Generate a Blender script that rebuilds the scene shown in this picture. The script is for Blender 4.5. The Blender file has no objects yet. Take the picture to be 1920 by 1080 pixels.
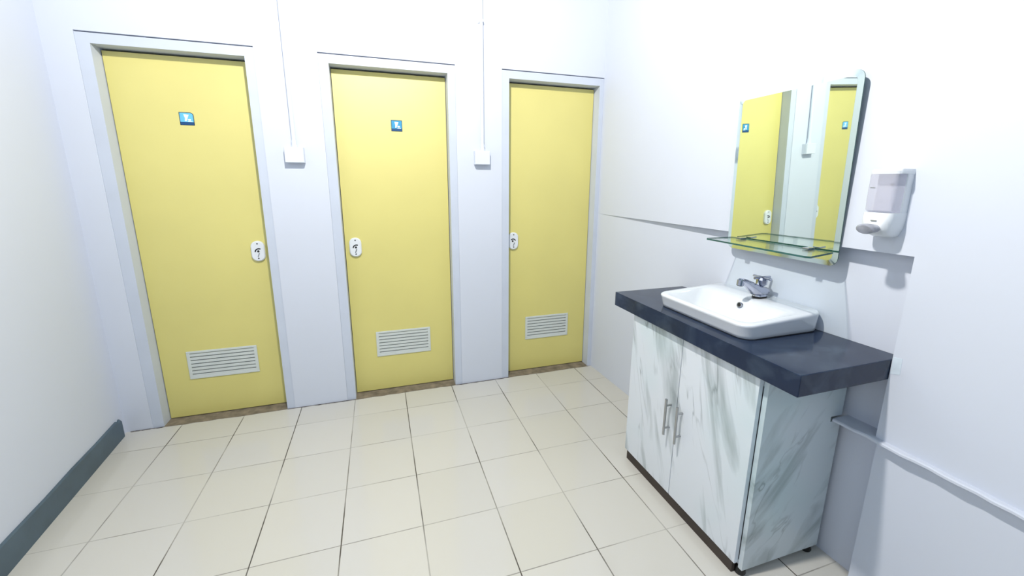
import bpy, bmesh, math, random
from mathutils import Vector, Matrix
random.seed(4)
sc = bpy.context.scene
COL = sc.collection

# ------------------------------------------------------------------ camera
def cam_axes(y, p, r):
    cy, sy, cp, sp, cr, sr = math.cos(y), math.sin(y), math.cos(p), math.sin(p), math.cos(r), math.sin(r)
    f = Vector((sy*cp, cy*cp, sp)); rt = Vector((cy, -sy, 0)); up = rt.cross(f)
    return cr*rt + sr*up, -sr*rt + cr*up, f
RT, UP, FW = cam_axes(0.30945, -0.21347, 0.00378)
cd = bpy.data.cameras.new('camera'); cam = bpy.data.objects.new('camera', cd); COL.objects.link(cam)
M = Matrix.Identity(4)
for i in range(3):
    M[i][0], M[i][1], M[i][2] = RT[i], UP[i], -FW[i]
M.translation = Vector((1.1869, -2.7459, 1.4441))
cam.matrix_world = M
cd.sensor_width = 36; cd.lens = 766.54/1920*36
cd.shift_x = 3.84/1920; cd.shift_y = -29.35/1920
cd.clip_start = .02
sc.camera = cam

# ------------------------------------------------------------------ world, lamps, exposure
w = bpy.data.worlds.new('world'); sc.world = w; w.use_nodes = True
w.node_tree.nodes['Background'].inputs[0].default_value = (.8, .88, 1, 1)
w.node_tree.nodes['Background'].inputs[1].default_value = .3
sc.view_settings.view_transform = 'Standard'; sc.view_settings.look = 'None'
sc.view_settings.exposure = 0.78; sc.view_settings.gamma = 1; sc.view_settings.use_curve_mapping = False
def lamp(name, loc, power, radius, color):
    l = bpy.data.lights.new(name, 'POINT'); l.energy = power; l.shadow_soft_size = radius; l.color = color
    o = bpy.data.objects.new(name, l); COL.objects.link(o); o.location = loc; return o
l = bpy.data.lights.new('ceiling_bulb_light', 'SPOT'); l.energy = 128; l.shadow_soft_size = .045; l.color = (1, .965, .90)
l.spot_size = math.radians(179); l.spot_blend = .05          # a bulb in a base: throws nothing upwards
LAMP = bpy.data.objects.new('ceiling_bulb_light', l); COL.objects.link(LAMP); LAMP.location = (1.22, -1.72, 2.90)
FILL = lamp('rear_fill_light', (1.1, -4.1, 2.85), 7, .08, (.90, .96, 1))  # fill light added behind the camera to lower the contrast
try:
    sc.cycles.max_bounces = 16; sc.cycles.diffuse_bounces = 10; sc.cycles.glossy_bounces = 8; sc.cycles.transmission_bounces = 12
    sc.cycles.transparent_max_bounces = 12
except Exception:
    pass

# ------------------------------------------------------------------ materials
def srgb(r, g, b):
    f = lambda c: (c/255/12.92) if c/255 <= .04045 else ((c/255+.055)/1.055)**2.4
    return (f(r), f(g), f(b), 1)
def new_mat(name):
    m = bpy.data.materials.new(name); m.use_nodes = True
    nt = m.node_tree
    return m, nt, nt.nodes['Principled BSDF']
def mat(name, col, rough=.5, metal=0, var=.03, vscale=6, bump=0, bscale=40, spec=.5, coat=0, trans=0, ior=1.45):
    m, nt, b = new_mat(name); N, L = nt.nodes, nt.links
    b.inputs['Roughness'].default_value = rough; b.inputs['Metallic'].default_value = metal
    b.inputs['Specular IOR Level'].default_value = spec; b.inputs['Coat Weight'].default_value = coat
    b.inputs['Transmission Weight'].default_value = trans; b.inputs['IOR'].default_value = ior
    tc = N.new('ShaderNodeTexCoord')
    n = N.new('ShaderNodeTexNoise'); n.inputs['Scale'].default_value = vscale; n.inputs['Detail'].default_value = 3
    L.new(tc.outputs['Object'], n.inputs['Vector'])
    r = N.new('ShaderNodeValToRGB'); r.color_ramp.elements[0].position = .3; r.color_ramp.elements[1].position = .7
    r.color_ramp.elements[0].color = tuple(c*(1-var) for c in col[:3])+(1,)
    r.color_ramp.elements[1].color = tuple(min(1, c*(1+var)) for c in col[:3])+(1,)
    L.new(n.outputs['Fac'], r.inputs['Fac']); L.new(r.outputs['Color'], b.inputs['Base Color'])
    if bump:
        n2 = N.new('ShaderNodeTexNoise'); n2.inputs['Scale'].default_value = bscale; n2.inputs['Detail'].default_value = 4
        L.new(tc.outputs['Object'], n2.inputs['Vector'])
        bp = N.new('ShaderNodeBump'); bp.inputs['Strength'].default_value = bump; bp.inputs['Distance'].default_value = .004
        L.new(n2.outputs['Fac'], bp.inputs['Height']); L.new(bp.outputs['Normal'], b.inputs['Normal'])
    return m
WALL = mat('painted_plaster_wall', (.61, .645, .73, 1), .6, var=.012, vscale=1.5, bump=.18, bscale=7, spec=.3)
REAR = mat('rear_wall_paint', (.20, .30, .36, 1), .7, var=.02)
CEIL = mat('ceiling_paint', (.38, .46, .52, 1), .8, var=.01)
CASING = mat('casing_paint', (.54, .585, .68, 1), .45, var=.03, vscale=5, spec=.4)
YELLOW = mat('yellow_door_enamel', (.66, .59, .18, 1), .55, var=.03, vscale=2.2, bump=.03, bscale=9, spec=1, coat=.8)
YELLOW.node_tree.nodes['Principled BSDF'].inputs['Coat Roughness'].default_value = .5
THRESH = mat('dirty_concrete', (.20, .165, .12, 1), .8, var=.35, vscale=18, bump=.3)
GRIME = mat('grime_joint', (.13, .12, .12, 1), .9, var=.6, vscale=40)
SLATE = mat('slate_green_paint', (.075, .115, .15, 1), .45, var=.15, vscale=6, bump=.1)
PLASTIC = mat('white_plastic', (.72, .75, .79, 1), .35, var=.01)
OFFWHITE = mat('painted_conduit_white', (.66, .70, .78, 1), .45, var=.02)
LOUVRE = mat('louvre_plastic', (.60, .64, .62, 1), .4, var=.03)
DARKGAP = mat('dark_void', (.02, .02, .02, 1), .8, var=.1)
GAPSHADE = mat('brown_gap_shade', (.05, .038, .032, 1), .7, var=.2)
BLACK = mat('black_base_shade', (.015, .015, .015, 1), .5, var=.1)
CHROME = mat('chrome', (.46, .48, .57, 1), .12, 1, var=.03)
STEEL = mat('brushed_steel', (.42, .43, .44, 1), .3, 1, var=.06, vscale=60)
CERAMIC = mat('glazed_ceramic', (.66, .69, .74, 1), .07, var=.005, coat=.4)
PATCH = mat('counter_shadow_grey', (.60, .68, .76, 1), .8, var=.05, vscale=40)
BACKING = mat('mirror_backing', (.18, .22, .22, 1), .6, var=.05)
MIRROR, nt, b = new_mat('mirror_silver'); b.inputs['Base Color'].default_value = (.88, .97, .87, 1); b.inputs['Metallic'].default_value = 1; b.inputs['Roughness'].default_value = .015
BEVEL, nt, b = new_mat('mirror_bevel'); b.inputs['Base Color'].default_value = (.84, .96, .88, 1); b.inputs['Metallic'].default_value = 1; b.inputs['Roughness'].default_value = .06
def glass_mat(name, tint, rough=.01, dens=12):
    m, nt, b = new_mat(name); N, L = nt.nodes, nt.links
    b.inputs['Base Color'].default_value = tint; b.inputs['Transmission Weight'].default_value = 1
    b.inputs['Roughness'].default_value = rough; b.inputs['IOR'].default_value = 1.5
    va = N.new('ShaderNodeVolumeAbsorption'); va.inputs['Color'].default_value = tint; va.inputs['Density'].default_value = dens
    L.new(va.outputs[0], N['Material Output'].inputs['Volume'])
    return m
def sheet_glass(name, tint):
    m, nt, b = new_mat(name); N, L = nt.nodes, nt.links
    t = N.new('ShaderNodeBsdfTransparent'); t.inputs[0].default_value = tint
    g = N.new('ShaderNodeBsdfGlossy'); g.inputs['Roughness'].default_value = .01
    lw = N.new('ShaderNodeLayerWeight'); lw.inputs[0].default_value = .25
    f = N.new('ShaderNodeMath'); f.operation = 'MULTIPLY'; f.inputs[1].default_value = .45; L.new(lw.outputs['Facing'], f.inputs[0])
    x = N.new('ShaderNodeMixShader'); L.new(f.outputs[0], x.inputs[0]); L.new(t.outputs[0], x.inputs[1]); L.new(g.outputs[0], x.inputs[2])
    L.new(x.outputs[0], N['Material Output'].inputs['Surface']); N.remove(b)
    return m
GLASS = sheet_glass('clear_sheet_glass', (.95, .985, .97, 1))
EDGE = mat('green_glass_edge', (.03, .10, .09, 1), .15, var=.2, vscale=30)
CLEAR = mat('clear_plastic_tank', (.60, .60, .70, 1), .15, var=.01); CLEAR.node_tree.nodes['Principled BSDF'].inputs['Alpha'].default_value = .5
SMOKE = mat('smoked_clear_plastic', (.30, .31, .36, 1), .12, var=.3, vscale=30); SMOKE.node_tree.nodes['Principled BSDF'].inputs['Alpha'].default_value = .75

def math_node(nt, op, a=None, b=None):
    n = nt.nodes.new('ShaderNodeMath'); n.operation = op
    for i, v in enumerate((a, b)):
        if v is None: continue
        if isinstance(v, (int, float)): n.inputs[i].default_value = v
        else: nt.links.new(v, n.inputs[i])
    return n.outputs[0]
def floor_mat():
    m, nt, b = new_mat('cream_floor_tile'); N, L = nt.nodes, nt.links
    tc = N.new('ShaderNodeTexCoord'); sep = N.new('ShaderNodeSeparateXYZ'); L.new(tc.outputs['Object'], sep.inputs[0])
    S = .33
    def axis(out, off):
        u = math_node(nt, 'DIVIDE', math_node(nt, 'SUBTRACT', out, off), S)
        u = math_node(nt, 'ADD', u, 40)
        fr = math_node(nt, 'FRACT', u); d = math_node(nt, 'MINIMUM', fr, math_node(nt, 'SUBTRACT', 1, fr))
        return math_node(nt, 'MULTIPLY', d, S), math_node(nt, 'FLOOR', u)
    dx, ix = axis(sep.outputs[0], -.0307); dy, iy = axis(sep.outputs[1], -.2216)
    nz = N.new('ShaderNodeTexNoise'); nz.inputs['Scale'].default_value = 2.2; nz.inputs['Detail'].default_value = 2
    L.new(tc.outputs['Object'], nz.inputs['Vector'])
    nf = N.new('ShaderNodeTexNoise'); nf.inputs['Scale'].default_value = 30; L.new(tc.outputs['Object'], nf.inputs['Vector'])
    def line(d, wmin, wvar):
        wid = math_node(nt, 'ADD', wmin, math_node(nt, 'MULTIPLY', nf.outputs['Fac'], wvar))
        t = math_node(nt, 'DIVIDE', d, wid)
        mr = N.new('ShaderNodeMapRange'); mr.inputs[1].default_value = .7; mr.inputs[2].default_value = 1.2
        mr.inputs[3].default_value = 1; mr.inputs[4].default_value = 0; L.new(t, mr.inputs[0]); return mr.outputs[0]
    lx, ly = line(dx, .0016, .0018), line(dy, .0012, .0014)
    # dark soil in the joints, patchy
    dk = N.new('ShaderNodeMapRange'); dk.inputs[1].default_value = .44; dk.inputs[2].default_value = .60
    dk.inputs[3].default_value = .35; dk.inputs[4].default_value = 1; L.new(nz.outputs['Fac'], dk.inputs[0])
    soilx = math_node(nt, 'MULTIPLY', lx, dk.outputs[0])
    soily = math_node(nt, 'MULTIPLY', ly, math_node(nt, 'MULTIPLY', dk.outputs[0], .62))
    soil = math_node(nt, 'MAXIMUM', soilx, soily)
    wn = N.new('ShaderNodeTexWhiteNoise'); wn.noise_dimensions = '2D'
    cb = N.new('ShaderNodeCombineXYZ'); L.new(ix, cb.inputs[0]); L.new(iy, cb.inputs[1]); L.new(cb.outputs[0], wn.inputs['Vector'])
    base = N.new('ShaderNodeMix'); base.data_type = 'RGBA'
    base.inputs[6].default_value = (.565, .55, .51, 1); base.inputs[7].default_value = (.59, .575, .54, 1)
    L.new(wn.outputs['Value'], base.inputs[0])
    n3 = N.new('ShaderNodeTexNoise'); n3.inputs['Scale'].default_value = 1.3; n3.inputs['Detail'].default_value = 5; L.new(tc.outputs['Object'], n3.inputs['Vector'])
    mo = N.new('ShaderNodeMix'); mo.data_type = 'RGBA'; mo.blend_type = 'MULTIPLY'
    L.new(math_node(nt, 'MULTIPLY', n3.outputs['Fac'], .25), mo.inputs[0]); L.new(base.outputs[2], mo.inputs[6]); mo.inputs[7].default_value = (.88, .83, .75, 1)
    mx = N.new('ShaderNodeMix'); mx.data_type = 'RGBA'; L.new(soil, mx.inputs[0]); L.new(mo.outputs[2], mx.inputs[6]); mx.inputs[7].default_value = (.07, .058, .045, 1)
    L.new(mx.outputs[2], b.inputs['Base Color'])
    rg = math_node(nt, 'ADD', .13, math_node(nt, 'MULTIPLY', soil, .5)); L.new(rg, b.inputs['Roughness'])
    bp = N.new('ShaderNodeBump'); bp.inputs['Strength'].default_value = .4; bp.inputs['Distance'].default_value = .001
    L.new(math_node(nt, 'SUBTRACT', 1, math_node(nt, 'MAXIMUM', lx, ly)), bp.inputs['Height']); L.new(bp.outputs['Normal'], b.inputs['Normal'])
    return m
FLOOR = floor_mat()

def marble(name, rot, scl, seed, base=(.67, .71, .77, 1)):
    m, nt, b = new_mat(name); N, L = nt.nodes, nt.links
    tc = N.new('ShaderNodeTexCoord'); mp = N.new('ShaderNodeMapping'); mp.inputs['Rotation'].default_value = rot
    mp.inputs['Location'].default_value = seed
    L.new(tc.outputs['Object'], mp.inputs['Vector'])
    mp2 = N.new('ShaderNodeMapping'); mp2.inputs['Scale'].default_value = scl; L.new(mp.outputs[0], mp2.inputs['Vector'])
    def noise(sc_, det, dist):
        n = N.new('ShaderNodeTexNoise'); n.inputs['Scale'].default_value = sc_; n.inputs['Detail'].default_value = det
        n.inputs['Distortion'].default_value = dist; L.new(mp2.outputs[0], n.inputs['Vector']); return n.outputs['Fac']
    a = noise(1.5, 4, .5)
    # broad soft smudges
    s = N.new('ShaderNodeValToRGB'); s.color_ramp.elements[0].position = .50; s.color_ramp.elements[0].color = (0, 0, 0, 1)
    s.color_ramp.elements[1].position = .72; s.color_ramp.elements[1].color = (1, 1, 1, 1); L.new(a, s.inputs[0])
    # thin vein: |noise-.5|
    v = math_node(nt, 'ABSOLUTE', math_node(nt, 'SUBTRACT', noise(1.1, 3, .8), .5))
    vr = N.new('ShaderNodeMapRange'); vr.inputs[1].default_value = 0; vr.inputs[2].default_value = .022; vr.inputs[3].default_value = 1; vr.inputs[4].default_value = 0; L.new(v, vr.inputs[0])
    gate = N.new('ShaderNodeTexNoise'); gate.inputs['Scale'].default_value = 4.5; L.new(mp.outputs[0], gate.inputs['Vector'])
    gr = N.new('ShaderNodeMapRange'); gr.inputs[1].default_value = .46; gr.inputs[2].default_value = .66; L.new(gate.outputs['Fac'], gr.inputs[0])
    vein = math_node(nt, 'MULTIPLY', vr.outputs[0], gr.outputs[0])
    m1 = N.new('ShaderNodeMix'); m1.data_type = 'RGBA'; L.new(math_node(nt, 'MULTIPLY', s.outputs[0], .9), m1.inputs[0])
    m1.inputs[6].default_value = base; m1.inputs[7].default_value = (.25, .30, .31, 1)
    m2 = N.new('ShaderNodeMix'); m2.data_type = 'RGBA'; L.new(math_node(nt, 'MULTIPLY', vein, .6), m2.inputs[0])
    L.new(m1.outputs[2], m2.inputs[6]); m2.inputs[7].default_value = (.12, .15, .16, 1)
    g = N.new('ShaderNodeTexNoise'); g.inputs['Scale'].default_value = 3; L.new(tc.outputs['Object'], g.inputs['Vector'])
    gg = N.new('ShaderNodeMapRange'); gg.inputs[1].default_value = .45; gg.inputs[2].default_value = .75; L.new(g.outputs['Fac'], gg.inputs[0])
    m3 = N.new('ShaderNodeMix'); m3.data_type = 'RGBA'; m3.blend_type = 'MULTIPLY'; L.new(gg.outputs[0], m3.inputs[0]); L.new(m2.outputs[2], m3.inputs[6]); m3.inputs[7].default_value = (.88, .97, .95, 1)
    L.new(m3.outputs[2], b.inputs['Base Color']); b.inputs['Roughness'].default_value = .3
    return m
MARBLE_F = marble('marble_laminate_front', (math.radians(16), 0, 0), (4, 8, 1.1), (0, .35, .2))
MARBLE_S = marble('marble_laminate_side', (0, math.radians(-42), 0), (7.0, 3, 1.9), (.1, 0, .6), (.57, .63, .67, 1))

def granite():
    m, nt, b = new_mat('dark_granite'); N, L = nt.nodes, nt.links
    tc = N.new('ShaderNodeTexCoord')
    n = N.new('ShaderNodeTexNoise'); n.inputs['Scale'].default_value = 9; n.inputs['Detail'].default_value = 8; n.inputs['Distortion'].default_value = .8; L.new(tc.outputs['Object'], n.inputs['Vector'])
    r = N.new('ShaderNodeValToRGB'); r.color_ramp.elements[0].position = .45; r.color_ramp.elements[0].color = (.014, .024, .052, 1)
    r.color_ramp.elements[1].position = .78; r.color_ramp.elements[1].color = (.042, .062, .098, 1)
    L.new(n.outputs['Fac'], r.inputs[0]); L.new(r.outputs[0], b.inputs['Base Color'])
    b.inputs['Roughness'].default_value = .12; b.inputs['Specular IOR Level'].default_value = .26
    return m
GRANITE = granite()
def flat(name, c, rough=.4): return mat(name, c, rough, var=.08, vscale=60)
S_BLUE = flat('sign_blue', (.03, .28, .52, 1)); S_DARK = flat('sign_navy', (.004, .06, .19, 1)); S_SKY = flat('sign_sky_blue', (.13, .48, .80, 1)); S_WHITE = flat('sign_white', (.72, .85, .95, 1))
S_EDGE = flat('sign_border', (.005, .03, .06, 1))

# ------------------------------------------------------------------ mesh helpers
def box(bm, x0, x1, y0, y1, z0, z1):
    vs = [bm.verts.new((x, y, z)) for z in (z0, z1) for y in (y0, y1) for x in (x0, x1)]
    for f in ((0, 2, 3, 1), (4, 5, 7, 6), (0, 1, 5, 4), (2, 6, 7, 3), (0, 4, 6, 2), (1, 3, 7, 5)):
        bm.faces.new([vs[i] for i in f])
def prism(bm, pts, axis, a, b_):
    """pts: 2-D outline; axis the extrusion axis (0,1,2); a..b_ extents."""
    def mk(p, t):
        if axis == 0: return (t, p[0], p[1])
        if axis == 1: return (p[0], t, p[1])
        return (p[0], p[1], t)
    A = [bm.verts.new(mk(p, a)) for p in pts]; B = [bm.verts.new(mk(p, b_)) for p in pts]
    bm.faces.new(A); bm.faces.new(B[::-1]); n = len(pts)
    for i in range(n): bm.faces.new((A[i], A[(i+1) % n], B[(i+1) % n], B[i]))
def tube(bm, pts, rad, seg=16, cap=True):
    pts = [Vector(p) for p in pts]; rads = rad if isinstance(rad, (list, tuple)) else [rad]*len(pts)
    rings = []; ref = None
    for i, p in enumerate(pts):
        t = (pts[min(i+1, len(pts)-1)]-pts[max(i-1, 0)]).normalized()
        if ref is None: ref = Vector((0, 1, 0)) if abs(t.y) < .9 else Vector((1, 0, 0))
        u = (ref - t*ref.dot(t)).normalized(); v = t.cross(u); ref = u
        rings.append([bm.verts.new(p+rads[i]*(math.cos(2*math.pi*k/seg)*u+math.sin(2*math.pi*k/seg)*v)) for k in range(seg)])
    for a, c in zip(rings, rings[1:]):
        for k in range(seg): bm.faces.new((a[k], a[(k+1) % seg], c[(k+1) % seg], c[k]))
    if cap: bm.faces.new(rings[0][::-1]); bm.faces.new(rings[-1])
def rrect(x0, x1, y0, y1, r, n=7):
    """rounded rectangle; r one radius or four (corner order: x0y0, x1y0, x1y1, x0y1)"""
    if not isinstance(r, (list, tuple)): r = [r]*4
    cs = [(x0+r[0], y0+r[0], 180, r[0]), (x1-r[1], y0+r[1], 270, r[1]), (x1-r[2], y1-r[2], 0, r[2]), (x0+r[3], y1-r[3], 90, r[3])]
    out = []
    for cx, cy, a0, rr in cs:
        for k in range(n):
            a = math.radians(a0+90*k/(n-1)); out.append((cx+rr*math.cos(a), cy+rr*math.sin(a)))
    return out
def loft(bm, loops, cap0=True, cap1=True):
    R = [[bm.verts.new(p) for p in lp] for lp in loops]; n = len(R[0])
    for a, c in zip(R, R[1:]):
        for k in range(n): bm.faces.new((a[k], a[(k+1) % n], c[(k+1) % n], c[k]))
    if cap0: bm.faces.new(R[0][::-1])
    if cap1: bm.faces.new(R[-1])
def obj(name, bm, m, parent=None, bevel=0, smooth=False, seg=2):
    bmesh.ops.recalc_face_normals(bm, faces=bm.faces)
    me = bpy.data.meshes.new(name); bm.to_mesh(me); bm.free(); me.materials.append(m)
    if smooth:
        for p in me.polygons: p.use_smooth = True
    o = bpy.data.objects.new(name, me); COL.objects.link(o)
    if parent: o.parent = parent; o.matrix_parent_inverse = Matrix.Translation(-parent_loc(parent))
    if bevel:
        md = o.modifiers.new('bevel', 'BEVEL'); md.width = bevel; md.segments = seg; md.limit_method = 'ANGLE'; md.angle_limit = math.radians(40)
        md.harden_normals = False
    if smooth:
        md = o.modifiers.new('split', 'EDGE_SPLIT'); md.split_angle = math.radians(42)
    return o
def parent_loc(p):
    return Vector(p.location) if p.type == 'EMPTY' else Vector((0, 0, 0))
def tag(o, label=None, cat=None, group=None, kind=None):
    if label: o['label'] = label
    if cat: o['category'] = cat
    if group: o['group'] = group
    if kind: o['kind'] = kind
    return o
def thing(name, label, cat, loc, group=None, kind=None):
    o = bpy.data.objects.new(name, None); COL.objects.link(o); o.location = loc; o.empty_display_size = .1
    return tag(o, label, cat, group, kind)
B = bmesh.new

# ------------------------------------------------------------------ room shell
XR = 2.757; H = 3.0; YB = -4.6
HT = 2.172                                   # top of the door casings
CAS = [(-.181, .590), (.910, 1.699), (2.005, XR)]          # casing outer edges
OPN = [(-.125, .543), (.965, 1.650), (2.056, 2.725)]       # openings
LY = .0825                                   # door leaf face
bm = B(); box(bm, -.9, XR+.3, YB-.1, .0, -.1, 0); o = obj('floor', bm, FLOOR); tag(o, kind='structure')
bm = B(); box(bm, -.9, XR+.3, YB-.1, .25, H, H+.1); tag(obj('ceiling', bm, CEIL), kind='structure')
bm = B()
box(bm, -.45, XR+.3, 0, .13, HT, H)
box(bm, -.45, CAS[0][0], 0, .13, 0, HT); box(bm, CAS[0][1], CAS[1][0], 0, .13, 0, HT); box(bm, CAS[1][1], CAS[2][0], 0, .13, 0, HT)
box(bm, XR, XR+.3, 0, .13, 0, HT)
box(bm, -.45, XR+.3, .15, .2, -.1, H)
tag(obj('wall_back', bm, WALL), kind='structure')
# left wall, slightly out of square
def lx(y): return -.312 - .08*y
bm = B(); prism(bm, [(-.9, .0), (-.9, YB), (lx(YB), YB), (lx(0), 0)], 2, 0, H); tag(obj('wall_left', bm, WALL), kind='structure')
bm = B(); box(bm, -.9, XR+.3, YB-.1, YB, 0, H); tag(obj('wall_rear', bm, REAR), kind='structure')
# right wall: face XR, hollow below the ledge z 1.228 between corner and y -1.94, tapering to nothing at the corner
YS = -1.94; ZL = 1.228; RD = .060
def rx(y): return XR + RD*min(1, -y/1.94)
bm = B()
box(bm, XR, XR+.3, YS, 0, ZL, H)
box(bm, XR, XR+.3, YB, YS, .600, H); box(bm, XR+.014, XR+.3, YB, YS, 0, .600)
prism(bm, [(XR, 0), (XR+.3, 0), (XR+.3, YS), (rx(YS), YS)], 2, 0, ZL)
wr = tag(obj('wall_right', bm, WALL), kind='structure')
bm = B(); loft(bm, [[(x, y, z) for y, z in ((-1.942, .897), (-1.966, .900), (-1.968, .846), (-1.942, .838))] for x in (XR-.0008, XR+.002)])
obj('counter_shadow_patch', bm, PATCH, wr)  # thin grey-blue sheet painting in the shadow beside the counter end
# rough cement rail low on the right wall
bm = B()
ys = [-1.815 - i*.035 for i in range(56)]
def sect(y, end):
    back = (rx(y) if y > YS+.001 else XR+.015)
    j = random.uniform(-.0025, .0025); t = random.uniform(-.002, .002)
    return [(2.735+j, y, .595+t), (2.735+j, y, .602+t), (2.739+j, y, .605+t), (back+.004, y, .605), (back+.004, y, .595)]
loft(bm, [sect(y, 0) for y in ys]); tag(obj('trim_1', bm, WALL), kind='structure')
# painted baseboard on the left wall, ragged at its far end
bm = B()
def bbx(y): return lx(y)+.012
L = []
for y, z in ((-.045, .10), (-.06, .118), (-.075, .106), (-.09, .121), (-.3, .118), (-.5, .121), (-.7, .117), (-.9, .12), (-1.3, .12), (-4.58, .12)):
    L.append([(lx(y)-.002, y, 0), (bbx(y), y, 0), (bbx(y), y, z-.004), (bbx(y)-.004, y, z), (lx(y)-.002, y, z)])
loft(bm, L); tag(obj('baseboard_left', bm, SLATE), kind='structure')
# grime in the joint between floor and far wall
for i, (x0, x1) in enumerate(((-.29, -.125), (.545, .965), (1.655, 2.055))):
    bm = B(); top = []; bot = []; n = 16
    for k in range(n+1):
        x = x0+(x1-x0)*k/n; wdt = random.uniform(.003, .010)
        top.append((x, .0)); bot.append((x, -wdt))
    prism(bm, bot+top[::-1], 2, 0.0002, .0022)
    tag(obj('trim_%d' % (i+2), bm, GRIME), kind='structure')
# thresholds of bare cement in the three doorways
for i, (x0, x1) in enumerate(OPN):
    bm = B(); n = 12; front = [(x0-.01+(x1-x0+.02)*k/n, -.004+random.uniform(-.004, .003)) for k in range(n+1)]
    prism(bm, front+[(x1, .0), (x1, .13), (x0, .13), (x0, .0)], 2, -.03, .0025)
    tag(obj('trim_%d' % (i+5), bm, THRESH), kind='structure')

# ------------------------------------------------------------------ doors
LATCHX = [.4725, 1.031, 2.112]
SIGN = [(.206, 1.789), (1.331, 1.801), None]
LOUV = [(.014, .394, .252, .433), (1.119, 1.49, .258, .440), (2.216, 2.576, .258, .442)]
desc = ['pale yellow door nearest the left wall with blue sign and lock on its right edge',
        'pale yellow middle door with blue sign and lock on its left edge',
        'pale yellow door beside the right corner, the only one without a sign']
for i in range(3):
    x0, x1 = OPN[i]; c0, c1 = CAS[i]
    d = thing('door_%d' % (i+1), desc[i], 'door', ((x0+x1)/2, LY, 0), kind='structure')
    # frame: casing a little behind the wall face, with rebate
    bm = B()
    prism(bm, [(c0+.0005, 0), (x0, 0), (x0, 2.118), (x1, 2.118), (x1, 0), (c1-.0005, 0), (c1-.0005, HT-.006), (c0+.0005, HT-.006)], 1, .003, .129)
    obj('door_frame', bm, CASING, d)
    leaf = B(); a, e = x0+.004, x1-.004
    # leaf with a hole for the louvre
    l0, l1, lz0, lz1 = LOUV[i]; iz0, iz1, i0, i1 = lz0+.012, lz1-.012, l0+.016, l1-.016
    T = .035; zt, zb = 2.107, .008
    box(leaf, a, e, LY, LY+T, iz1, zt); box(leaf, a, e, LY, LY+T, zb, iz0); box(leaf, a, i0, LY, LY+T, iz0, iz1); box(leaf, i1, e, LY, LY+T, iz0, iz1)
    bmesh.ops.remove_doubles(leaf, verts=leaf.verts, dist=1e-5)
    lf = obj('door_leaf', leaf, YELLOW, d)
    # louvre
    lv = B(); prism_pts = rrect(l0, l1, lz0, lz1, .006, 4)
    y0 = LY-.006
    box(lv, l0, l1, y0, LY, lz1-.014, lz1); box(lv, l0, l1, y0, LY, lz0, lz0+.014); box(lv, l0, l0+.018, y0, LY, lz0+.014, lz1-.014); box(lv, l1-.018, l1, y0, LY, lz0+.014, lz1-.014)
    lo = obj('louvre_vent', lv, LOUVRE, d, bevel=.002)
    n = 7; hh = (iz1-iz0)/n
    for k in range(n):
        zz = iz0+hh*k; s = B()
        prism(s, [(LY-.0055, zz+.0005), (LY-.003, zz+.0005), (LY+.020, zz+hh*.9), (LY+.0175, zz+hh*.9+.002), (LY-.0055, zz+hh*.64)], 0, i0, i1)
        so = obj('slat', s, LOUVRE, lo)
    bk = B(); box(bk, i0, i1, LY+.026, LY+.034, iz0, iz1); obj('vent_backing', bk, DARKGAP, lo)
    # latch plate
    cx = LATCHX[i]; cz = 1.036
    lt = B(); pts = rrect(cx-.037, cx+.037, cz-.062, cz+.062, .035, 9)
    pin = rrect(cx-.032, cx+.032, cz-.057, cz+.057, .030, 9)
    loft(lt, [[(p[0], LY, p[1]) for p in pts], [(p[0], LY-.013, p[1]) for p in pts], [(p[0], LY-.018, p[1]) for p in pin]])
    la = obj('latch_plate', lt, PLASTIC, d, smooth=True)
    for sz in (-.044, .046):
        s = B(); tube(s, [(cx+.001, LY-.0175, cz+sz), (cx+.001, LY-.0192, cz+sz)], .0042, 12); obj('screw', s, BLACK, la)
    # indicator: dark quarter arc window with a turn slot below
    s = B(); ang = [math.radians(t) for t in (range(60, 181, 12) if i != 2 else range(20, 141, 12))]
    R1, R0 = .023, .016; ox = cx+.006 if i != 2 else cx-.004; oz = cz-.004
    prism(s, [(ox+R1*math.cos(t), oz+R1*math.sin(t)) for t in ang]+[(ox+R0*math.cos(t), oz+R0*math.sin(t)) for t in ang[::-1]], 1, LY-.0190, LY-.0175)
    tube(s, [(ox-.003, LY-.0175, oz+.004), (ox-.003, LY-.020, oz+.004)], .0065, 12)
    obj('indicator_window', s, BLACK, la)
    s = B(); prism(s, [(cx-.004, cz-.034), (cx+.001, cz-.036), (cx+.010, cz-.012), (cx+.005, cz-.010)], 1, LY-.0188, LY-.0175); obj('turn_slot', s, STEEL, la)
    # edge strike dark shadow gap: bolt case on the leaf edge
    if SIGN[i]:
        sx, sz = SIGN[i]; hw = .034
        rr = [.001, .001, .016, .001] if i == 0 else [.002]*4
        s = B(); prism(s, rrect(sx-hw, sx+hw, sz-hw, sz+hw, rr, 6), 1, LY-.0012, LY); sg = obj('door_sign', s, S_EDGE, d)
        k2 = [.001, .001, .013, .001] if i == 0 else [.002]*4
        s = B(); prism(s, rrect(sx-hw+.003, sx+hw-.003, sz-.017, sz+hw-.003, k2, 6), 1, LY-.0016, LY-.0012); obj('sign_panel', s, S_SKY if i == 0 else S_BLUE, sg)
        s = B(); box(s, sx-hw+.003, sx+hw-.003, LY-.0016, LY-.0012, sz-hw+.003, sz-.018); obj('sign_base_stripe', s, S_DARK, sg)
        # white toilet pictogram: cistern, pan and foot
        s = B(); prism(s, [(sx-.013, sz+.024), (sx+.012, sz+.022), (sx+.002, sz-.003), (sx-.002, sz-.012), (sx-.010, sz-.012), (sx-.008, sz+.004)], 1, LY-.0020, LY-.0016)
        prism(s, rrect(sx+.005, sx+.020, sz-.010, sz+.000, .004, 4), 1, LY-.0020, LY-.0016)
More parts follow.
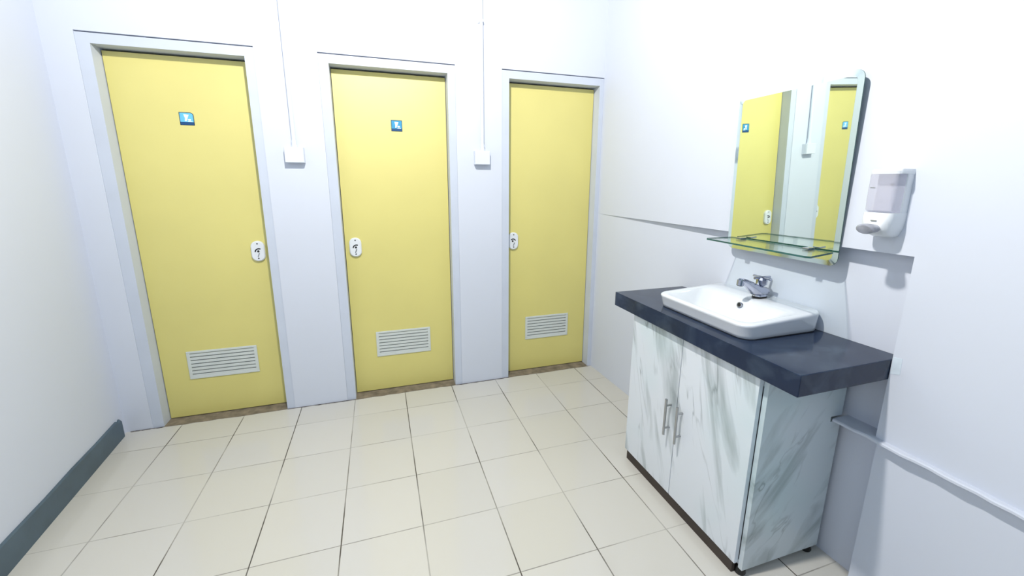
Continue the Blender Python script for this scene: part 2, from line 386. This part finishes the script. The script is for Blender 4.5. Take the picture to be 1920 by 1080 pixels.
        prism(s, [(sx+.004, sz-.016), (sx+.025, sz-.016), (sx+.025, sz-.0125), (sx+.004, sz-.0125)], 1, LY-.0020, LY-.0016)
        obj('sign_pictogram', s, S_WHITE, sg)

# ------------------------------------------------------------------ conduits with junction boxes
def conduit(cx, px, z0, zc, label):
    t = thing('electrical_conduit', label, 'conduit', (cx, 0, z0), group='white conduits running down between the doors')
    b_ = B(); box(b_, cx-.051, cx+.051, -.040, 0, z0, z0+.088); jb = obj('junction_box', b_, OFFWHITE, t, bevel=.003)
    b_ = B(); box(b_, cx-.049, cx+.049, -.0435, -.0395, z0+.002, z0+.086); obj('box_cover', b_, OFFWHITE, jb, bevel=.0015)
    b_ = B(); tube(b_, [(px, -.016, z0+.086), (px, -.016, z0+.100), (px, -.016, z0+.101), (px, -.016, z0+.128)], [.017, .017, .0145, .0145], 20); obj('coupling', b_, OFFWHITE, t, smooth=True)
    b_ = B(); tube(b_, [(px, -.016, z0+.12), (px, -.016, H)], .0115, 20); obj('pipe', b_, OFFWHITE, t, smooth=True)
    for z in (2.42,):
        b_ = B(); prism(b_, [(px-.026, 0), (px-.026, -.003), (px-.015, -.003), (px-.013, -.024), (px-.007, -.030), (px+.007, -.030), (px+.013, -.024), (px+.015, -.003), (px+.026, -.003), (px+.026, 0)], 2, z, z+.018)
        obj('pipe_strap', b_, OFFWHITE, t)
conduit(.745, .747, 1.558, 0, 'white conduit and junction box between the left and middle doors')
conduit(1.861, 1.866, 1.566, 0, 'white conduit and junction box between the middle door and corner door')

# ------------------------------------------------------------------ vanity cabinet
cab = thing('vanity_cabinet', 'white marble-patterned vanity cabinet with two doors under the dark countertop', 'cabinet', (2.58, -1.435, 0))
CX0, CXB = 2.40, 2.785; YR, YL = -1.812, -1.062; CZ0, CZ1 = .030, .813
bm = B()  # right side panel, notched round the cement rail
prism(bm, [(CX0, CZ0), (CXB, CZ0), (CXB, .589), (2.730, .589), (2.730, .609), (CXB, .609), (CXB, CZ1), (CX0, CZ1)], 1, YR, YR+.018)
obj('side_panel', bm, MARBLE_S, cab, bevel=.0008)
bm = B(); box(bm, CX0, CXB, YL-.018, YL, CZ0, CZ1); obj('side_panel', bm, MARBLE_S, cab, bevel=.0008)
bm = B(); box(bm, CX0, CXB, YR+.0185, YL-.0185, .045, .063); obj('bottom_panel', bm, MARBLE_F, cab)
bm = B(); box(bm, CX0, CX0+.018, YR+.0185, YL-.0185, .775, CZ1); obj('top_rail', bm, MARBLE_F, cab)
for nm, ya, yb, hy in (('door', -1.0675, -1.4185, -1.385), ('door', -1.4215, -1.792, -1.457)):
    bm = B(); box(bm, 2.381, 2.3992, yb, ya, .050, .803); dd = obj('cabinet_door', bm, MARBLE_F, cab, bevel=.001)
    hb = B(); tube(hb, [(2.352, hy, .340), (2.352, hy, .514)], .0056, 14)
    for z in (.372, .482): tube(hb, [(2.381, hy, z), (2.352, hy, z)], .0045, 12)
    obj('handle', hb, STEEL, dd, smooth=True)
bm = B(); box(bm, 2.384, 2.3985, YR+.030, YL-.022, .0005, .0485); obj('gap_shade_strip', bm, GAPSHADE, cab)  # dark brown strip standing in for the shade under the cabinet
for fx, fy in ((2.418, -1.79), (2.755, -1.79), (2.418, -1.085), (2.755, -1.085)):
    bm = B(); tube(bm, [(fx, fy, 0), (fx, fy, .005), (fx, fy, CZ0)], [.019, .021, .016], 18); obj('foot', bm, BLACK, cab, smooth=True)

# ------------------------------------------------------------------ countertop
bm = B()
kx0, kx1, ky0, ky1 = 2.358, 2.812, -1.938, -.92; hx0, hx1, hy0, hy1 = 2.47, 2.70, -1.62, -1.27; z0, z1 = .815, .887
def ring(z): return ([bm.verts.new((x, y, z)) for x, y in ((kx0, ky0), (rx(ky0)-.002, ky0), (rx(ky1)-.002, ky1), (kx0, ky1))], [bm.verts.new((x, y, z)) for x, y in ((hx0, hy0), (hx1, hy0), (hx1, hy1), (hx0, hy1))])
o0, i0_ = ring(z0); o1, i1_ = ring(z1)
for k in range(4):
    j = (k+1) % 4
    bm.faces.new((o0[k], o0[j], o1[j], o1[k])); bm.faces.new((i0_[k], i1_[k], i1_[j], i0_[j]))
    bm.faces.new((o1[k], o1[j], i1_[j], i1_[k])); bm.faces.new((o0[k], i0_[k], i0_[j], o0[j]))
tag(obj('countertop', bm, GRANITE, bevel=.0025), 'thick dark navy granite countertop lying on the marble-patterned cabinet', 'countertop')

# ------------------------------------------------------------------ washbasin
bx0, bx1, by0, by1 = 2.412, 2.803, -1.684, -1.180; BT = .960
bm = B()
def lp(d, z, r, dxf=0, dxb=0, n=8, dy=None):   # inset d on all sides, extra at front/back; dy replaces the inset at the two ends
    dy = d if dy is None else dy
    pts = rrect(bx0+d+dxf, bx1-d-dxb, by0+dy, by1-dy, r, n)
    g = lambda x: z + max(0, (z-.887)/.073)*(-.012+.022*(x-bx0)/(bx1-bx0)) if z > .887 else z   # rim rises towards the wall
    return [(x, y, g(x)) for x, y in pts]
loops = [lp(.017, .890, .045, 0, -.015, dy=.010), lp(.014, .8915, .045, 0, -.012, dy=.008), lp(.011, .905, .047, 0, -.009, dy=.006), lp(.003, .944, .05, 0, -.002, dy=.001), lp(.000, .952, .05), lp(.002, .957, .05), lp(.007, BT, .048),
         lp(.022, BT-.0005, .045, 0, .075), lp(.027, BT-.002, .045, 0, .088), lp(.031, BT-.007, .045, 0, .094), lp(.040, .945, .05, .005, .098), lp(.058, .915, .06, .012, .104), lp(.085, .882, .06, .02, .110),
         lp(.115, .862, .05, .02, .105), lp(.150, .855, .03, .02, .07)]
loft(bm, loops, cap0=False, cap1=True)
bas = obj('washbasin', bm, CERAMIC, smooth=True)
for m_ in list(bas.modifiers): bas.modifiers.remove(m_)
tag(bas, 'white rectangular ceramic washbasin sitting on the dark countertop', 'sink')
bm = B(); loft(bm, [[(x, y, z) for x, y in rrect(bx0+.016, bx1-.004, by0+.010, by1-.010, .045, 8)] for z in (.8868, .8905)], cap0=False, cap1=False)
obj('sealant_bead', bm, BLACK, bas)
# overflow ring in the back slope of the bowl
bm = B()
c = Vector((2.654, -1.432, .935)); nrm = Vector((-.97, 0, .25)).normalized(); u = Vector((0, 1, 0)); v = nrm.cross(u)
tube(bm, [c-nrm*.010, c+nrm*.006], .0095, 18); oh = obj('overflow_hole', bm, BLACK, bas)
bm = B(); segs = 20; R1 = []; 
for k in range(segs):
    a = 2*math.pi*k/segs; R1.append([c+nrm*hh_+(math.cos(a)*u+math.sin(a)*v)*rr for hh_, rr in ((.004, .0125), (.0085, .0125), (.0085, .0085), (.004, .0085))])
R1v = [[bm.verts.new(p) for p in q] for q in R1]
for k in range(segs):
    for j in range(4): bm.faces.new((R1v[k][j], R1v[(k+1) % segs][j], R1v[(k+1) % segs][(j+1) % 4], R1v[k][(j+1) % 4]))
obj('overflow_ring', bm, CHROME, bas)
bm = B(); tube(bm, [(2.57, -1.432, .850), (2.57, -1.432, .8575), (2.57, -1.432, .8585)], [.028, .028, .024], 24); obj('drain', bm, CHROME, bas)

# ------------------------------------------------------------------ faucet
fx, fy, fz = 2.735, -1.445, BT+.0065
fa = thing('faucet', 'chrome single faucet with cross handle at the back of the white washbasin', 'faucet', (fx, fy, fz))
bm = B(); loft(bm, [[(x, y, z) for x, y in rrect(fx-.026, fx+.034, fy-.022, fy+.022, .020)] for z in (fz-.001, fz+.007)]); obj('base_shade_band', bm, BLACK, fa, smooth=True)  # black band standing in for the shade under the faucet base
bm = B(); loft(bm, [[(x, y, z) for x, y in rrect(fx-.025+i, fx+.033-i, fy-.021+i, fy+.021-i, .019)] for z, i in ((fz+.007, 0), (fz+.013, 0), (fz+.017, .003))]); obj('base_plate', bm, CHROME, fa, smooth=True)
bm = B()
def sec(x, z, hw, hh, tilt=0, n=16):
    return [(x+math.sin(a)*hh*math.sin(tilt), fy+math.cos(a)*hw, z+math.sin(a)*hh*math.cos(tilt)) for a in [2*math.pi*k/n for k in range(n)]]
loft(bm, [sec(fx+.044, fz+.026, .014, .010), sec(fx+.030, fz+.028, .024, .018), sec(fx, fz+.030, .027, .024, .2), sec(fx-.028, fz+.038, .026, .025, .6), sec(fx-.058, fz+.058, .021, .019, .6), sec(fx-.088, fz+.075, .017, .014, .6), sec(fx-.108, fz+.082, .015, .011, .5)])
obj('spout', bm, CHROME, fa, smooth=True)
bm = B(); tube(bm, [(fx-.108, fy, fz+.088), (fx-.110, fy, fz+.084), (fx-.112, fy, fz+.062)], [.010, .0145, .0145], 18); ae = obj('aerator', bm, CHROME, fa, smooth=True)
bm = B(); tube(bm, [(fx-.112, fy, fz+.062), (fx-.112, fy, fz+.060)], .0115, 18); obj('aerator_outlet', bm, BLACK, ae)
bm = B(); tube(bm, [(fx+.006, fy, fz+.040), (fx+.006, fy, fz+.054)], [.011, .010], 18); obj('valve_stem', bm, CHROME, fa, smooth=True)
bm = B(); tube(bm, [(fx+.006, fy, fz+.053), (fx+.006, fy, fz+.058), (fx+.006, fy, fz+.078), (fx+.006, fy, fz+.088), (fx+.006, fy, fz+.092)], [.014, .021, .022, .018, .009], 8); kn = obj('handle_knob', bm, CHROME, fa, smooth=False)
bm = B(); tube(bm, [(fx+.006, fy-.043, fz+.088), (fx+.006, fy+.043, fz+.088)], .0055, 12); tube(bm, [(fx-.037, fy, fz+.088), (fx+.049, fy, fz+.088)], .0055, 12); obj('cross_arms', bm, CHROME, kn, smooth=True)

# ------------------------------------------------------------------ mirror (leans forward at the top)
KM = .990
camp = Vector((1.1869, -2.7459, 1.4441))
mc = camp + (Vector((2.7507, -1.4668, 1.4871))-camp)*KM
ta, tb = .0361, .0071
n_ = Vector((-math.cos(ta)*math.cos(tb), math.cos(ta)*math.sin(tb), -math.sin(ta))); upv = Vector((-math.sin(ta), 0, math.cos(ta))); upv = (upv-n_*upv.dot(n_)).normalized(); rtv = upv.cross(n_)
MW, MH = .5017*KM, .6702*KM
mir = thing('wall_mirror', 'frameless rounded rectangular mirror leaning forward above the washbasin', 'mirror', mc)
def mp(s, t, d): return mc + rtv*s + upv*t + n_*d
def mloop(ins, d, r): return [mp(s, t, d) for s, t in rrect(-MW/2+ins, MW/2-ins, -MH/2+ins, MH/2-ins, r, 8)]
bm = B(); loft(bm, [mloop(.019, -.0002, .018), mloop(.019, 0, .018)], cap0=True, cap1=True); obj('mirror_face', bm, MIRROR, mir)
bm = B(); loft(bm, [mloop(.019, -.0003, .018), mloop(0.0, -.0022, .030)], cap0=False, cap1=False); obj('bevelled_border', bm, BEVEL, mir)
bm = B(); loft(bm, [mloop(0.0, -.0023, .030), mloop(0.0, -.0055, .030)], cap0=True, cap1=True); obj('mirror_edge', bm, EDGE, mir)
bm = B(); loft(bm, [mloop(.04, -.0057, .02), mloop(.04, -.009, .02)]); obj('backing_board', bm, BACKING, mir)
for s in (-.15, .15):
    bm = B(); a0 = mp(s, .25, -.009); tube(bm, [a0, Vector((XR, a0.y, a0.z))], .008, 12); obj('wall_spacer', bm, STEEL, mir)

# ------------------------------------------------------------------ glass shelf
sh = thing('glass_shelf', 'clear green-edged glass shelf held across the bottom of the wall mirror', 'shelf', (2.65, -1.5, 1.205))
bm = B(); pts = [(2.575, -1.285), (2.545, -1.755), (2.556, -1.768), (2.727, -1.722), (2.735, -1.30), (2.733, -1.272), (2.59, -1.270)]
prism(bm, pts, 2, 1.2035, 1.2095); gp = obj('glass_panel', bm, GLASS, sh)
bm = B(); cx_, cy_ = 2.64, -1.5
outp = [(x+(x-cx_)*.003, y+(y-cy_)*.001) for x, y in pts]
def wall_strip(z): return [bm.verts.new((x, y, z)) for x, y in outp], [bm.verts.new((cx_+(x-cx_)*.985, cy_+(y-cy_)*.995, z)) for x, y in pts]
(oa, ia), (ob, ib) = wall_strip(1.2033), wall_strip(1.2097); n = len(pts)
for k in range(n):
    j = (k+1) % n
    bm.faces.new((oa[k], oa[j], ob[j], ob[k])); bm.faces.new((ia[k], ib[k], ib[j], ia[j])); bm.faces.new((ob[k], ob[j], ib[j], ib[k])); bm.faces.new((oa[k], ia[k], ia[j], oa[j]))
obj('polished_edge', bm, EDGE, gp)
for y in (-1.335, -1.640):
    bm = B(); box(bm, 2.700, 2.7345, y-.012, y+.012, 1.2100, 1.2150); box(bm, 2.700, 2.7345, y-.012, y+.012, 1.1980, 1.2030); obj('clip', bm, CHROME, sh, bevel=.001)

# ------------------------------------------------------------------ soap dispenser
dy0, dy1 = -1.899, -1.815
ds = thing('soap_dispenser', 'white wall soap dispenser with clear tank to the right of the mirror', 'soap dispenser', (XR, -1.857, 1.38))
bm = B()  # housing in side profile (x, z): back plate, hood on top, bulging lower body
def yl(y0, y1, z, x0, r): return [(x, y, z) for x, y in rrect(x0, XR, y0, y1, [r, .0003, .0003, r], 5)]
loft(bm, [yl(dy0+.0015, dy1-.0015, 1.3585, 2.728, .006), yl(dy0+.0015, dy1-.0015, 1.4785, 2.728, .006)]); bp_ = obj('back_plate', bm, PLASTIC, ds, smooth=True)
bm = B(); loft(bm, [yl(dy0, dy1, 1.478, 2.690, .012), yl(dy0, dy1, 1.487, 2.688, .012), yl(dy0+.002, dy1-.002, 1.493, 2.694, .012)]); obj('top_cap', bm, PLASTIC, ds, smooth=True)
bm = B(); loft(bm, [yl(dy0+.014, dy1-.014, 1.283, 2.716, .02), yl(dy0+.008, dy1-.008, 1.292, 2.694, .022), yl(dy0+.002, dy1-.002, 1.312, 2.678, .022), yl(dy0, dy1, 1.343, 2.680, .02), yl(dy0, dy1, 1.359, 2.686, .016)]); obj('pump_housing', bm, PLASTIC, ds, smooth=True)
bm = B(); loft(bm, [[(x, y, z) for x, y in rrect(x0, 2.7275, dy0+.003, dy1-.003, [.012, .001, .001, .012], 6)] for z, x0 in ((1.360, 2.700), (1.366, 2.688), (1.40, 2.684), (1.4775, 2.684))])
obj('clear_tank', bm, CLEAR, ds, smooth=True)
bm = B(); tube(bm, [(2.726, -1.862, 1.447), (2.722, -1.862, 1.447)], .004, 12); obj('sight_hole', bm, BLACK, bp_)
bm = B(); prism(bm, rrect(-1.876, -1.856, 1.470, 1.4765, .002, 4), 0, 2.7275, 2.7235); obj('hook', bm, STEEL, bp_)
bm = B(); prism(bm, [(-1.842, 1.437), (-1.828, 1.438), (-1.828, 1.4355), (-1.842, 1.4345)], 0, 2.6835, 2.6832); obj('printed_mark', bm, STEEL, ds)
bm = B(); tube(bm, [(2.679, -1.858, 1.310), (2.655, -1.858, 1.310), (2.645, -1.858, 1.309), (2.640, -1.858, 1.308)], [.022, .026, .026, .020], 24)
for v_ in bm.verts: v_.co.z = 1.309 + (v_.co.z-1.309)*.62
obj('push_button', bm, SMOKE, ds, smooth=True)
bm = B(); box(bm, 2.6765, 2.680, -1.866, -1.850, 1.333, 1.336); obj('button_slot', bm, STEEL, ds)
